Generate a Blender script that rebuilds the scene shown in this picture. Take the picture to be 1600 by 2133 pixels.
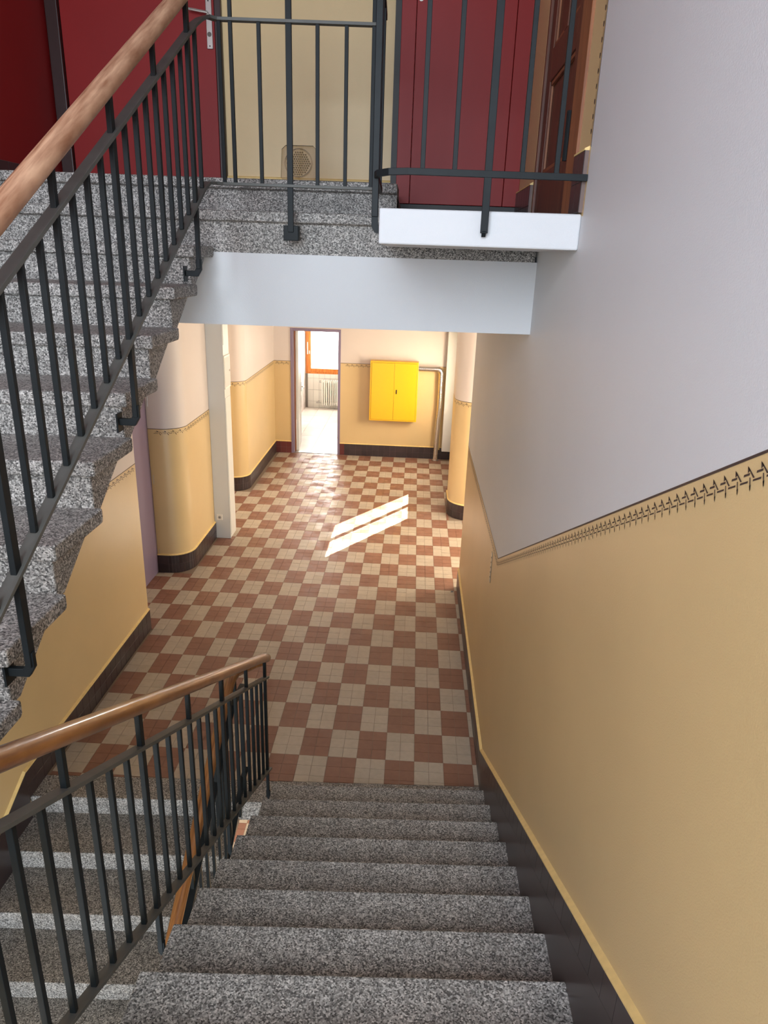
import bpy, bmesh, math, random
from mathutils import Vector, Matrix
random.seed(7)
for o in list(bpy.data.objects): bpy.data.objects.remove(o)
SC = bpy.context.scene
COL = SC.collection

# ------------------------------------------------------------------ camera
cam_d = bpy.data.cameras.new('camera'); cam = bpy.data.objects.new('camera', cam_d); COL.objects.link(cam)
cam.location = (-0.12823, -4.02876, 3.29009)
cam.rotation_euler = (1.22187776, -0.0323306, 0.0465173)
cam_d.sensor_fit = 'VERTICAL'; cam_d.sensor_height = 36.0; cam_d.lens = 1476.0 / 2133.0 * 36.0
cam_d.clip_start = 0.05; cam_d.clip_end = 100
SC.camera = cam
# ------------------------------------------------------------------ world, sun, window and fill light, exposure
w = bpy.data.worlds.new('World'); SC.world = w; w.use_nodes = True
bg = w.node_tree.nodes['Background']; bg.inputs[0].default_value = (0.80, 0.90, 1.0, 1); bg.inputs[1].default_value = 1.4
vs = SC.view_settings
vs.view_transform = 'Standard'; vs.look = 'None'; vs.gamma = 1.0; vs.use_curve_mapping = False
vs.exposure = 0.0
SUN_DIR = Vector((-1.0, -1.51, -1.147)).normalized()
def lamp(name, kind, loc, direction, energy, color, size=None, sizey=None):
    d = bpy.data.lights.new(name, kind); d.energy = energy; d.color = color
    o = bpy.data.objects.new(name, d); COL.objects.link(o); o.location = loc
    if direction is not None:
        o.rotation_euler = Vector(direction).to_track_quat('-Z', 'Y').to_euler()
    if kind == 'AREA':
        d.shape = 'RECTANGLE'; d.size = size; d.size_y = sizey
    return o
sun = lamp('sun', 'SUN', (8, 14, 12), SUN_DIR, 58.0, (1.0, 0.93, 0.82)); sun.data.angle = 0.004
lamp('stair_window_daylight', 'AREA', (-0.95, -5.80, 4.15), (0, 1, -0.10), 215, (0.79, 0.895, 1.0), 2.3, 2.2)
lamp('lower_stair_window_daylight', 'AREA', (-0.95, -5.80, 0.15), (0, 1, -0.05), 210, (0.79, 0.895, 1.0), 2.3, 1.7)
lamp('side_fill_light', 'AREA', (2.05, 3.85, 1.75), (-1, 0, -0.05), 90, (1.0, 0.86, 0.66), 1.4, 1.3)  # fill light added in the vestibule to brighten the hall, no known window
lamp('corridor_fill_light', 'AREA', (-4.55, 4.85, 1.75), (1, 0, -0.05), 42, (1.0, 0.86, 0.66), 1.0, 1.3)  # added fill at the unseen corridor end, brightens the hall from the left
lamp('entrance_daylight', 'AREA', (1.02, 6.58, 1.52), (-1, 0, -0.1), 115, (1.0, 0.87, 0.68), 1.3, 1.15)
lamp('bathroom_window_daylight', 'AREA', (-1.75, 11.95, 1.55), (0, -1, -0.1), 50, (1.0, 0.98, 0.94), 1.3, 1.4)

# ------------------------------------------------------------------ materials
def lin(c):
    c = [v / 255.0 for v in c]
    return tuple((v / 12.92 if v <= 0.04045 else ((v + 0.055) / 1.055) ** 2.4) for v in c) + (1.0,)
MATS = {}
def mat(name, rgb, rough=0.5, metal=0.0, noise=None, bump=None, spec=0.5, var=0.0, varscale=3.0, island=0.0, coat=0.0, rvar=None):
    """noise=(scale, amount): brightness mottling; bump=(scale, strength); var: object-random brightness"""
    if name in MATS: return MATS[name]
    m = bpy.data.materials.new(name); m.use_nodes = True; MATS[name] = m
    nt = m.node_tree; N = nt.nodes; L = nt.links; b = N['Principled BSDF']
    b.inputs['Roughness'].default_value = rough; b.inputs['Metallic'].default_value = metal
    b.inputs['Specular IOR Level'].default_value = spec
    if coat: b.inputs['Coat Weight'].default_value = coat; b.inputs['Coat Roughness'].default_value = 0.12
    base = lin(rgb); b.inputs['Base Color'].default_value = base
    tc = N.new('ShaderNodeTexCoord')
    geo = N.new('ShaderNodeNewGeometry')
    val = None
    def mul(a, bb):
        n = N.new('ShaderNodeMath'); n.operation = 'MULTIPLY'; L.new(a, n.inputs[0])
        if isinstance(bb, float): n.inputs[1].default_value = bb
        else: L.new(bb, n.inputs[1])
        return n.outputs[0]
    def rng(src, lo, hi, a=0.0, z=1.0):
        n = N.new('ShaderNodeMapRange'); L.new(src, n.inputs[0])
        n.inputs[1].default_value = a; n.inputs[2].default_value = z
        n.inputs[3].default_value = lo; n.inputs[4].default_value = hi
        return n.outputs[0]
    if noise:
        t = N.new('ShaderNodeTexNoise'); t.inputs['Scale'].default_value = noise[0]; t.inputs['Detail'].default_value = 4
        L.new(geo.outputs['Position'], t.inputs['Vector'])
        val = rng(t.outputs['Fac'], 1 - noise[1], 1 + noise[1], 0.3, 0.7)
    if var:
        oi = N.new('ShaderNodeObjectInfo'); v2 = rng(oi.outputs['Random'], 1 - var, 1 + var)
        val = mul(val, v2) if val else v2
    if island:
        v3 = rng(geo.outputs['Random Per Island'], 1 - island, 1 + island)
        val = mul(val, v3) if val else v3
    if val:
        h = N.new('ShaderNodeMix'); h.data_type = 'RGBA'; h.blend_type = 'MULTIPLY'; h.inputs[0].default_value = 1.0
        h.inputs[6].default_value = base
        cb = N.new('ShaderNodeCombineColor'); [L.new(val, cb.inputs[i]) for i in range(3)]
        L.new(cb.outputs[0], h.inputs[7]); L.new(h.outputs[2], b.inputs['Base Color'])
    if rvar:
        t = N.new('ShaderNodeTexNoise'); t.inputs['Scale'].default_value = 7.0; t.inputs['Detail'].default_value = 6
        L.new(geo.outputs['Position'], t.inputs['Vector']); L.new(rng(t.outputs['Fac'], rvar[0], rvar[1], .35, .65), b.inputs['Roughness'])
    if bump:
        t = N.new('ShaderNodeTexNoise'); t.inputs['Scale'].default_value = bump[0]; t.inputs['Detail'].default_value = 3
        L.new(geo.outputs['Position'], t.inputs['Vector'])
        bp = N.new('ShaderNodeBump'); bp.inputs['Strength'].default_value = bump[1]; bp.inputs['Distance'].default_value = 0.004
        L.new(t.outputs['Fac'], bp.inputs['Height']); L.new(bp.outputs[0], b.inputs['Normal'])
    return m

def granite(name, tint=(1, 1, 1), dark=1.0):
    m = bpy.data.materials.new(name); m.use_nodes = True; MATS[name] = m
    nt = m.node_tree; N = nt.nodes; L = nt.links; b = N['Principled BSDF']
    b.inputs['Roughness'].default_value = 0.62
    geo = N.new('ShaderNodeNewGeometry')
    v = N.new('ShaderNodeTexVoronoi'); v.inputs['Scale'].default_value = 215; L.new(geo.outputs['Position'], v.inputs['Vector'])
    sep = N.new('ShaderNodeSeparateColor'); L.new(v.outputs['Color'], sep.inputs[0])
    cr = N.new('ShaderNodeValToRGB'); e = cr.color_ramp; e.interpolation = 'LINEAR'
    L.new(sep.outputs[0], cr.inputs[0])
    e.elements[0].position = 0.0; e.elements[0].color = (0.035 * dark, 0.034 * dark, 0.033 * dark, 1)
    e.elements[1].position = 1.0; e.elements[1].color = (0.46 * dark, 0.45 * dark, 0.44 * dark, 1)
    for p, c in ((0.20, 0.085), (0.45, 0.18), (0.75, 0.28)):
        x = e.elements.new(p); x.color = (c * dark, c * dark * 0.97, c * dark * 0.94, 1)
    t = N.new('ShaderNodeTexNoise'); t.inputs['Scale'].default_value = 9.0; t.inputs['Detail'].default_value = 8; t.inputs['Roughness'].default_value = .75
    L.new(geo.outputs['Position'], t.inputs['Vector'])
    mr = N.new('ShaderNodeMapRange'); L.new(t.outputs['Fac'], mr.inputs[0])
    mr.inputs[1].default_value = .3; mr.inputs[2].default_value = .7; mr.inputs[3].default_value = .70; mr.inputs[4].default_value = 1.22
    mx = N.new('ShaderNodeMix'); mx.data_type = 'RGBA'; mx.blend_type = 'MULTIPLY'; mx.inputs[0].default_value = 1
    L.new(cr.outputs[0], mx.inputs[6]); cb = N.new('ShaderNodeCombineColor')
    for i in range(3):
        k = N.new('ShaderNodeMath'); k.operation = 'MULTIPLY'; L.new(mr.outputs[0], k.inputs[0]); k.inputs[1].default_value = tint[i]; L.new(k.outputs[0], cb.inputs[i])
    L.new(cb.outputs[0], mx.inputs[7]); L.new(mx.outputs[2], b.inputs['Base Color'])
    t2 = N.new('ShaderNodeTexNoise'); t2.inputs['Scale'].default_value = 160; L.new(geo.outputs['Position'], t2.inputs['Vector'])
    bp = N.new('ShaderNodeBump'); bp.inputs['Strength'].default_value = .35; bp.inputs['Distance'].default_value = .003
    L.new(t2.outputs['Fac'], bp.inputs['Height']); L.new(bp.outputs[0], b.inputs['Normal'])
    return m

def wood(name, c1, c2, rough=.4, scale=(18, 2.0, 18), coat=0.0):
    m = bpy.data.materials.new(name); m.use_nodes = True; MATS[name] = m
    nt = m.node_tree; N = nt.nodes; L = nt.links; b = N['Principled BSDF']; b.inputs['Roughness'].default_value = rough
    if coat: b.inputs['Coat Weight'].default_value = coat; b.inputs['Coat Roughness'].default_value = .15
    tc = N.new('ShaderNodeNewGeometry'); mp = N.new('ShaderNodeMapping'); mp.inputs['Scale'].default_value = scale
    L.new(tc.outputs['Position'], mp.inputs[0])
    t = N.new('ShaderNodeTexNoise'); t.inputs['Scale'].default_value = 2.2; t.inputs['Detail'].default_value = 6; L.new(mp.outputs[0], t.inputs['Vector'])
    cr = N.new('ShaderNodeValToRGB'); cr.color_ramp.elements[0].position = .3; cr.color_ramp.elements[1].position = .7
    cr.color_ramp.elements[0].color = lin(c1); cr.color_ramp.elements[1].color = lin(c2)
    L.new(t.outputs['Fac'], cr.inputs[0]); L.new(cr.outputs[0], b.inputs['Base Color'])
    return m

YEL = mat('paint_yellow', (214, 186, 135), .38, bump=(260, .16), noise=(1.7, .035))
WHT = mat('paint_white', (213, 214, 216), .55, bump=(260, .2), noise=(1.3, .02))
CRM = mat('paint_upper', (217, 206, 198), .5, bump=(240, .2), noise=(1.5, .02))
LEDGE = mat('plaster_ledge', (238, 208, 140), .6, noise=(30, .06))
BORD = mat('stencil_paint', (58, 42, 40), .5)
LIL = mat('paint_lilac', (132, 117, 140), .35)
RED = mat('paint_red', (136, 30, 30), .45, spec=.3, noise=(2, .05))
DARKTILE = mat('skirting_tile', (58, 46, 46), .3, var=.12, noise=(9, .1))
REDTILE = mat('skirting_tile_red', (104, 52, 50), .25, var=.12)
GROUT = mat('grout', (140, 122, 104), .9)
DGROUT = mat('grout_dark', (120, 104, 100), .9)
BROWN = mat('floor_tile_brown', (138, 97, 79), .48, noise=(22, .07), var=.06, bump=(90, .12))
BEIGE = mat('floor_tile_beige', (181, 167, 149), .48, noise=(26, .06), var=.05, bump=(90, .12))
BROWNI = mat('floor_tile_brown_far', (138, 97, 79), .42, noise=(22, .07), island=.06, bump=(90, .12), rvar=(.30, .60))
BEIGEI = mat('floor_tile_beige_far', (181, 167, 149), .42, noise=(26, .06), island=.05, bump=(90, .12), rvar=(.30, .60))
GRA = granite('granite', (1.0, .97, .93), 1.4)
IRON = mat('railing_iron', (30, 34, 36), .5, spec=.18, noise=(14, .12))
IRONB = mat('railing_iron_bar', (92, 92, 88), .5, spec=.3, noise=(14, .1))  # lighter than the other iron: pale dust plus light from above in the colour
WOODA = wood('handrail_worn', (146, 98, 70), (206, 162, 130), .5, (45, 3, 4))
WOODB = wood('handrail_varnish', (112, 66, 32), (168, 112, 62), .3, (45, 3, 4), .6)
WOODD = wood('door_wood', (76, 40, 28), (108, 62, 42), .45, (25, 25, 2))
WOODL = wood('casing_wood', (128, 76, 46), (160, 102, 62), .45, (25, 25, 2))
BROWNP = mat('paint_dark_brown', (48, 26, 24), .4)
BLK = mat('paint_black', (24, 24, 25), .5)
PINE = wood('window_wood', (196, 104, 30), (232, 146, 60), .4, (20, 20, 2))
CAB = mat('cabinet_yellow', (238, 180, 6), .35)
CABD = mat('cabinet_gap', (120, 84, 0), .6)
STEEL = mat('steel', (190, 188, 182), .3, metal=.9)
FOIL = mat('foil', (215, 212, 205), .22, metal=1.0, bump=(40, .9))
PLAST = mat('plastic_white', (235, 230, 220), .4)
PILW = mat('paint_white_satin', (214, 214, 208), .4)
RADW = mat('radiator_enamel', (240, 236, 224), .3)
BTILE = mat('bathroom_tile', (238, 234, 222), .2, var=.03)
BFLOOR = mat('bathroom_floor_tile', (226, 218, 206), .3, var=.04, noise=(5, .08))
DUST = mat('grout_pale', (150, 142, 132), .9)
HOLE = mat('dark_hole', (10, 10, 10), .8)
LINO = mat('landing_stone', (132, 126, 120), .6, noise=(60, .2))
def glass_mat():
    m = bpy.data.materials.new('clear_glass'); m.use_nodes = True; N = m.node_tree.nodes; L = m.node_tree.links
    N.remove(N['Principled BSDF']); t = N.new('ShaderNodeBsdfTransparent'); t.inputs[0].default_value = (.84, .80, .74, 1)
    g = N.new('ShaderNodeBsdfGlossy'); g.inputs['Roughness'].default_value = .05
    fr = N.new('ShaderNodeFresnel'); fr.inputs[0].default_value = 1.5
    x = N.new('ShaderNodeMixShader'); L.new(fr.outputs[0], x.inputs[0]); L.new(t.outputs[0], x.inputs[1]); L.new(g.outputs[0], x.inputs[2])
    L.new(x.outputs[0], N['Material Output'].inputs[0]); return m
GLASS = glass_mat()
def pane_mat():
    m = bpy.data.materials.new('thin_pane'); m.use_nodes = True; N = m.node_tree.nodes; L = m.node_tree.links
    N.remove(N['Principled BSDF']); t = N.new('ShaderNodeBsdfTransparent'); g = N.new('ShaderNodeBsdfGlossy'); g.inputs['Roughness'].default_value = .02
    x = N.new('ShaderNodeMixShader'); x.inputs[0].default_value = .06; L.new(t.outputs[0], x.inputs[1]); L.new(g.outputs[0], x.inputs[2])
    L.new(x.outputs[0], N['Material Output'].inputs[0]); return m
PANE = pane_mat()
def frost_mat():
    m = bpy.data.materials.new('frosted_pane'); m.use_nodes = True; N = m.node_tree.nodes; L = m.node_tree.links
    N.remove(N['Principled BSDF']); t = N.new('ShaderNodeBsdfTranslucent'); t.inputs[0].default_value = (.93, .95, .97, 1)
    t2 = N.new('ShaderNodeBsdfTransparent'); t2.inputs[0].default_value = (.95, .96, .97, 1)
    x = N.new('ShaderNodeMixShader'); x.inputs[0].default_value = .25; L.new(t.outputs[0], x.inputs[1]); L.new(t2.outputs[0], x.inputs[2])
    L.new(x.outputs[0], N['Material Output'].inputs[0]); return m
FROST = frost_mat()

# ------------------------------------------------------------------ mesh helpers
def link(name, me, parent=None, loc=None):
    o = bpy.data.objects.new(name, me); COL.objects.link(o)
    if parent is not None: o.parent = parent
    if loc is not None: o.location = loc
    return o
def tag(o, label, cat, group=None, kind=None):
    o['label'] = label
    if cat: o['category'] = cat
    if group: o['group'] = group
    if kind: o['kind'] = kind
    return o
def empty(name, loc=(0, 0, 0)):
    o = bpy.data.objects.new(name, None); COL.objects.link(o); o.location = loc; o.empty_display_size = .1
    return o
class MB:
    def __init__(s): s.v = []; s.f = []; s.m = []; s.mats = []
    def mi(s, m):
        if m not in s.mats: s.mats.append(m)
        return s.mats.index(m)
    def add(s, vs_, fs, m):
        o = len(s.v); s.v += [tuple(p) for p in vs_]; i = s.mi(m)
        for f in fs: s.f.append([o + k for k in f]); s.m.append(i)
    def box(s, x0, x1, y0, y1, z0, z1, m, shear=0.0, xref=0.0):
        vs_ = []
        for z in (z0, z1):
            for (x, y) in ((x0, y0), (x1, y0), (x1, y1), (x0, y1)): vs_.append((x, y + shear * (x - xref), z))
        s.add(vs_, [(3, 2, 1, 0), (4, 5, 6, 7), (0, 1, 5, 4), (1, 2, 6, 5), (2, 3, 7, 6), (3, 0, 4, 7)], m)
    def prism(s, poly, axis, a, b, m, shear=0.0, xref=0.0):
        """poly in the two other axes (in x,y,z order), extruded along axis from a to b"""
        n = len(poly); vs_ = []
        for c in (a, b):
            for (p, q) in poly:
                if axis == 0: P = (c, p + shear * (c - xref), q)
                elif axis == 1: P = (p, c + shear * (p - xref), q)
                else: P = (p, q, c)
                vs_.append(P)
        s.add(vs_, [list(range(n))[::-1], list(range(n, 2 * n))] + [(i, (i + 1) % n, n + (i + 1) % n, n + i) for i in range(n)], m)
    def sweep(s, path, prof, m, up=(0, 0, 1), caps=True):
        """prof: list of (side, up) offsets"""
        path = [Vector(p) for p in path]; n = len(prof); rings = []
        for i, p in enumerate(path):
            if i == 0: t = path[1] - p
            elif i == len(path) - 1: t = p - path[i - 1]
            else: t = (path[i + 1] - p).normalized() + (p - path[i - 1]).normalized()
            t.normalize(); u0 = Vector(up)
            sd = t.cross(u0)
            if sd.length < 1e-4: sd = t.cross(Vector((1, 0, 0)))
            sd.normalize(); u = sd.cross(t).normalized()
            k = 1.0
            if 0 < i < len(path) - 1:
                c = (path[i + 1] - p).normalized().dot((p - path[i - 1]).normalized()); k = 1.0 / max(.5, math.sqrt((1 + c) / 2))
            rings.append([p + sd * (a * k) + u * b for a, b in prof])
        vs_ = [q for r in rings for q in r]; fs = []
        for i in range(len(path) - 1):
            for j in range(n):
                fs.append((i * n + j, i * n + (j + 1) % n, (i + 1) * n + (j + 1) % n, (i + 1) * n + j))
        if caps: fs += [tuple(range(n))[::-1], tuple(range((len(path) - 1) * n, len(path) * n))]
        s.add(vs_, fs, m)
    def bar(s, p, q, wx, wy, m, up=(0, 0, 1)):
        a, b = wx / 2, wy / 2
        s.sweep([p, q], [(-a, -b), (a, -b), (a, b), (-a, b)], m, up)
    def tube(s, path, r, m, n=12, up=(0, 0, 1)):
        s.sweep(path, [(r * math.cos(2 * math.pi * k / n), r * math.sin(2 * math.pi * k / n)) for k in range(n)], m, up)
    def mesh(s, name, bevel=0.0, smooth=False, seg=2):
        me = bpy.data.meshes.new(name); me.from_pydata(s.v, [], s.f)
        for m in s.mats: me.materials.append(m)
        for p, i in zip(me.polygons, s.m): p.material_index = i; p.use_smooth = smooth
        bm = bmesh.new(); bm.from_mesh(me); bmesh.ops.recalc_face_normals(bm, faces=bm.faces[:])
        if bevel:
            es = [e for e in bm.edges if len(e.link_faces) == 2 and e.calc_face_angle(0) > .6]
            bmesh.ops.bevel(bm, geom=es, offset=bevel, segments=seg, affect='EDGES', profile=.5, clamp_overlap=True)
        bm.to_mesh(me); bm.free()
        return me
    def build(s, name, parent=None, bevel=0.0, smooth=False, seg=2):
        o = link(name, s.mesh(name, bevel, smooth, seg), parent)
        if smooth:
            try: o.data.set_sharp_from_angle(angle=math.radians(40))
            except Exception: pass
        return o
def struct(name, mb, label, cat, bevel=0.0, smooth=False):
    return tag(mb.build(name, None, bevel, smooth), label, cat, kind='structure')
def boxo(name, parent, x0, x1, y0, y1, z0, z1, m, bevel=0.0):
    b = MB(); b.box(x0, x1, y0, y1, z0, z1, m); return b.build(name, parent, bevel)
def arc(cx, cy, r, a0, a1, n=10):
    return [(cx + r * math.cos(math.radians(a0 + (a1 - a0) * k / n)), cy + r * math.sin(math.radians(a0 + (a1 - a0) * k / n))) for k in range(n + 1)]

# ------------------------------------------------------------------ shared dimensions
WR = 0.445          # right stair wall face
WL = -2.43          # left stair wall face
SH = 0.0443         # stair edges are not square to the corridor
def E(x): return -0.43 + SH * x          # hall edge nosing
BW = 7.82           # hall back wall
HC = 3.08           # hall ceiling
BZ = 1.575          # height of stencilled line in hall
PR = .016           # how far the skirting tiles stand proud

# ------------------------------------------------------------------ stencilled border (flat paint) and skirting builders
def border(path, parent, per=.078, name='stencil_border', off=.0012):
    """path: list of 3D points of the top line; the pattern hangs below it. normal = left of path direction x up"""
    b = MB(); P = [Vector(p) for p in path]
    cum = [0]
    for i in range(len(P) - 1): cum.append(cum[-1] + (P[i + 1] - P[i]).length)
    def at(u):
        u = max(0, min(cum[-1], u))
        for i in range(len(P) - 1):
            if u <= cum[i + 1] + 1e-9:
                t = (P[i + 1] - P[i]).normalized(); p = P[i] + t * (u - cum[i]); break
        h = Vector((t.x, t.y, 0)).normalized(); n = Vector((-h.y, h.x, 0))
        return p, n
    def quad(pts):
        vs_ = []
        for (u, v) in pts:
            p, n = at(u); vs_.append(p + n * off + Vector((0, 0, v)))
        b.add(vs_, [tuple(range(len(vs_)))], BORD)
    total = cum[-1]; q = per / .0452
    for i in range(len(P) - 1):
        quad([(cum[i] + 1e-6, 0), (cum[i + 1] - 1e-6, 0), (cum[i + 1] - 1e-6, -.0060), (cum[i] + 1e-6, -.0060)])
    k = 1
    while k * per + per * .5 < total:
        T_ = k * per
        for pts in ([(-.032, -.043), (-.026, -.043), (.001, -.019), (-.003, -.020)], [(.002, -.0165), (-.003, -.031), (-.0105, -.027)],
                    [(-.011, -.0315), (.010, -.0315), (.010, -.0358), (-.011, -.0358)],
                    [(-.016, -.040), (-.0125, -.040), (-.022, -.064), (-.025, -.064)], [(-.025, -.0675), (-.0175, -.055), (-.023, -.054)],
                    [(-.010, -.0455), (.018, -.0455), (.018, -.0492), (-.010, -.0492)]):
            quad([(T_ + a * q, b_) for a, b_ in pts])
        k += 1
    return b.build(name, parent)

def skirting(name, label, path, parent=None, z0=0.0, rows=2, size=.1, mt=None, thick=PR, ledge=True, cut=None, backing=True):
    """path: 2D polyline of the wall face (tiles stand out to the left of the direction)"""
    root = empty(name, (path[0][0], path[0][1], z0)); tag(root, label, 'skirting', kind='structure')
    mt = mt or DARKTILE
    P = [Vector((p[0], p[1])) for p in path]
    meshes = {}
    h = size * rows
    bk = MB(); lg = MB()
    for i in range(len(P) - 1):
        d = P[i + 1] - P[i]; ln = d.length; t = d / ln; n = Vector((-t.y, t.x))
        cnt = max(1, round(ln / size)); wd = ln / cnt; key = round(wd, 4)
        if key not in meshes:
            q = MB(); q.box(0, wd - .0022, 0, thick, 0, size - .0022, mt); meshes[key] = q.mesh('skirting_tile', .0012, seg=1)
        ang = math.atan2(t.y, t.x)
        for r in range(rows):
            for k in range(cnt):
                p = P[i] + t * (k * wd + .0011)
                o = link('skirting_tile', meshes[key], root); o.location = (p.x - path[0][0], p.y - path[0][1], r * size + .0011)
                o.rotation_euler = (0, 0, ang)
        a, c = P[i], P[i + 1]
        bk.add([(a.x, a.y, z0), (c.x, c.y, z0), (c.x + n.x * (thick - .003), c.y + n.y * (thick - .003), z0), (a.x + n.x * (thick - .003), a.y + n.y * (thick - .003), z0),
                (a.x, a.y, z0 + h), (c.x, c.y, z0 + h), (c.x + n.x * (thick - .003), c.y + n.y * (thick - .003), z0 + h), (a.x + n.x * (thick - .003), a.y + n.y * (thick - .003), z0 + h)],
               [(3, 2, 1, 0), (4, 5, 6, 7), (0, 1, 5, 4), (1, 2, 6, 5), (2, 3, 7, 6), (3, 0, 4, 7)], DGROUT)
        tt = thick + .001
        lg.add([(a.x, a.y, z0 + h), (c.x, c.y, z0 + h), (c.x + n.x * tt, c.y + n.y * tt, z0 + h), (a.x + n.x * tt, a.y + n.y * tt, z0 + h),
                (a.x, a.y, z0 + h + .014), (c.x, c.y, z0 + h + .014), (c.x + n.x * tt, c.y + n.y * tt, z0 + h + .006), (a.x + n.x * tt, a.y + n.y * tt, z0 + h + .006)],
               [(3, 2, 1, 0), (4, 5, 6, 7), (0, 1, 5, 4), (1, 2, 6, 5), (2, 3, 7, 6), (3, 0, 4, 7)], LEDGE)
    def rel(mb, nm):
        o = mb.build(nm, root)
        for v in o.data.vertices: v.co -= root.location
        return o
    rel(bk, 'grout_bed')
    if ledge: rel(lg, 'plaster_ledge')
    return root

# ------------------------------------------------------------------ hall floor
fl = MB()
fl.prism([(WL, E(WL) + .2), (WR, E(WR) + .2), (WR, 2.8), (2.0, 2.8), (2.0, 5.2), (.46, 5.2), (.46, 5.5), (.72, 5.5), (.72, 7.8), (.2, BW + .15), (WL - .1, BW + .15), (WL - .1, 5.7), (-4.6, 5.7), (-4.6, 4.05), (-2.8, 4.05), (-2.8, 1.55), (WL, 1.55)], 2, -.16, -.004, GROUT)
floor = struct('floor', fl, 'brown and beige checkerboard tiled hall floor', 'floor')
# edge stone of hall (granite)
es = MB()
es.prism([(E(0), 0), (E(0) + .2, 0), (E(0) + .2, -.17), (E(0) + .026, -.17), (E(0) + .026, -.045), (E(0), -.045)], 0, WL, WR, GRA, SH, 0)
o = es.build('edge_stone', floor, .006); o['label'] = 'grey granite edge stone along the top of the descending stairs'

f_px = 1476.0
RC = cam.rotation_euler.to_matrix()
def proj(p):
    d = RC.transposed() @ (Vector(p) - cam.location)
    if d.z > -.1: return None
    return (800 + f_px * d.x / -d.z, 1066.5 - f_px * d.y / -d.z, -d.z)
def infloor(x, y):
    if y < E(x) + .2: return False
    if y > BW: return False
    if WL + .02 < x < WR - .02: return True
    if -2.77 < x <= WL + .02 and 1.6 < y < 2.8: return True
    if -4.4 < x <= WL + .02 and 4.12 < y < 5.62: return True
    if WR - .02 <= x < 1.9 and 2.85 < y < 4.82: return True
    if WR - .02 <= x < .7 and 5.5 < y < 7.7: return True
    return False
tiles = []
G = .0026
for i in range(-44, 20):
    for j in range(-7, 79):
        x0, x1 = i * .1, i * .1 + .1; y0, y1 = j * .1, j * .1 + .1
        cx, cy = (x0 + x1) / 2, (y0 + y1) / 2
        if x0 < WR - .015 < x1 and (cy < 2.8 or 4.82 < cy < 5.5): x1 = WR - .015
        if x0 < WL + .03 < x1 and (cy < 1.6 or 2.8 < cy < 4.12 or cy > 5.62): x0 = WL + .03
        if y0 < E(cx) + .2 < y1: y0 = E(cx) + .2
        if y1 > BW > y0: y1 = BW
        cx, cy = (x0 + x1) / 2, (y0 + y1) / 2
        if not infloor(cx, cy) or x1 - x0 < .012 or y1 - y0 < .012: continue
        c, r = i // 2, j // 3
        tiles.append((x0, x1, y0, y1, (c + r) % 2 == 0))
def area(t):
    ps = [proj((t[a], t[b], 0)) for a, b in ((0, 2), (1, 2), (1, 3), (0, 3))]
    if any(p is None or not (0 <= p[0] <= 1600 and 0 <= p[1] <= 1645) for p in ps): return 0
    cx, cy = (t[0] + t[1]) / 2, (t[2] + t[3]) / 2
    if cx < -.55 and cy < .95: return 0.0001
    return abs(sum(ps[k][0] * ps[(k + 1) % 4][1] - ps[(k + 1) % 4][0] * ps[k][1] for k in range(4))) / 2
tiles.sort(key=lambda t: -area(t))
tm = {}
for key, m in ((True, BROWN), (False, BEIGE)):
    q = MB(); q.box(-.5, .5, -.5, .5, -.006, 0, m)
    tm[key] = q.mesh('floor_tile_brown' if key else 'floor_tile_beige', 0)
rest = MB()
for n, t in enumerate(tiles):
    dz = random.uniform(-.0006, .0006)
    if n < 300:
        o = link('floor_tile', tm[t[4]], floor)
        o.location = ((t[0] + t[1]) / 2, (t[2] + t[3]) / 2, dz); o.scale = (t[1] - t[0] - G, t[3] - t[2] - G, 1)
    else:
        rest.box(t[0] + G / 2, t[1] - G / 2, t[2] + G / 2, t[3] - G / 2, -.006, dz, BROWNI if t[4] else BEIGEI)
o = rest.build('floor_tiles', floor); o['kind'] = 'stuff'; o['label'] = 'remaining small brown and beige floor tiles'

# ------------------------------------------------------------------ right wall
def LZ(y): return 1.554 + .5031 * (.007 - y) if y < .007 else 1.554 - .003 * (y - .007)
wr = MB(); T = .22
def rw(poly, m): wr.prism(poly, 0, WR, WR + T, m)
rw([(-6.0, -3.5), (2.8, -3.5), (2.8, LZ(2.8)), (.007, 1.554), (-6.0, LZ(-6.0))], YEL)
rw([(-6.0, LZ(-6.0)), (.007, 1.554), (2.8, LZ(2.8)), (2.8, 3.44), (-1.283, 3.44), (-1.283, 6.6), (-6.0, 6.6)], WHT)
DY0, DY1, DZ0, DZ1 = -1.08, .03, 3.447, 5.50
rw([(-1.283, 3.44), (DY0, 3.44), (DY0, 5.1), (-1.283, 5.1)], YEL)
rw([(DY1, 3.44), (.95, 3.44), (.95, 5.1), (DY1, 5.1)], YEL)
rw([(-1.283, 5.1), (DY0, 5.1), (DY0, 6.6), (-1.283, 6.6)], WHT)
rw([(DY0, DZ1), (DY1, DZ1), (DY1, 6.6), (DY0, 6.6)], WHT)
rw([(DY1, 5.1), (.95, 5.1), (.95, 6.6), (DY1, 6.6)], WHT)
wall_right = struct('wall_right', wr, 'tall white stair wall with yellow dado on the right', 'wall')
def border_right(pts): # wall face looks towards -x: walk from near to far so that the normal points to -x
    return border(pts, wall_right, .0452)
border_right([(WR, -3.9, LZ(-3.9)), (WR, .007, 1.554), (WR, 2.79, LZ(2.79))])
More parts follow.
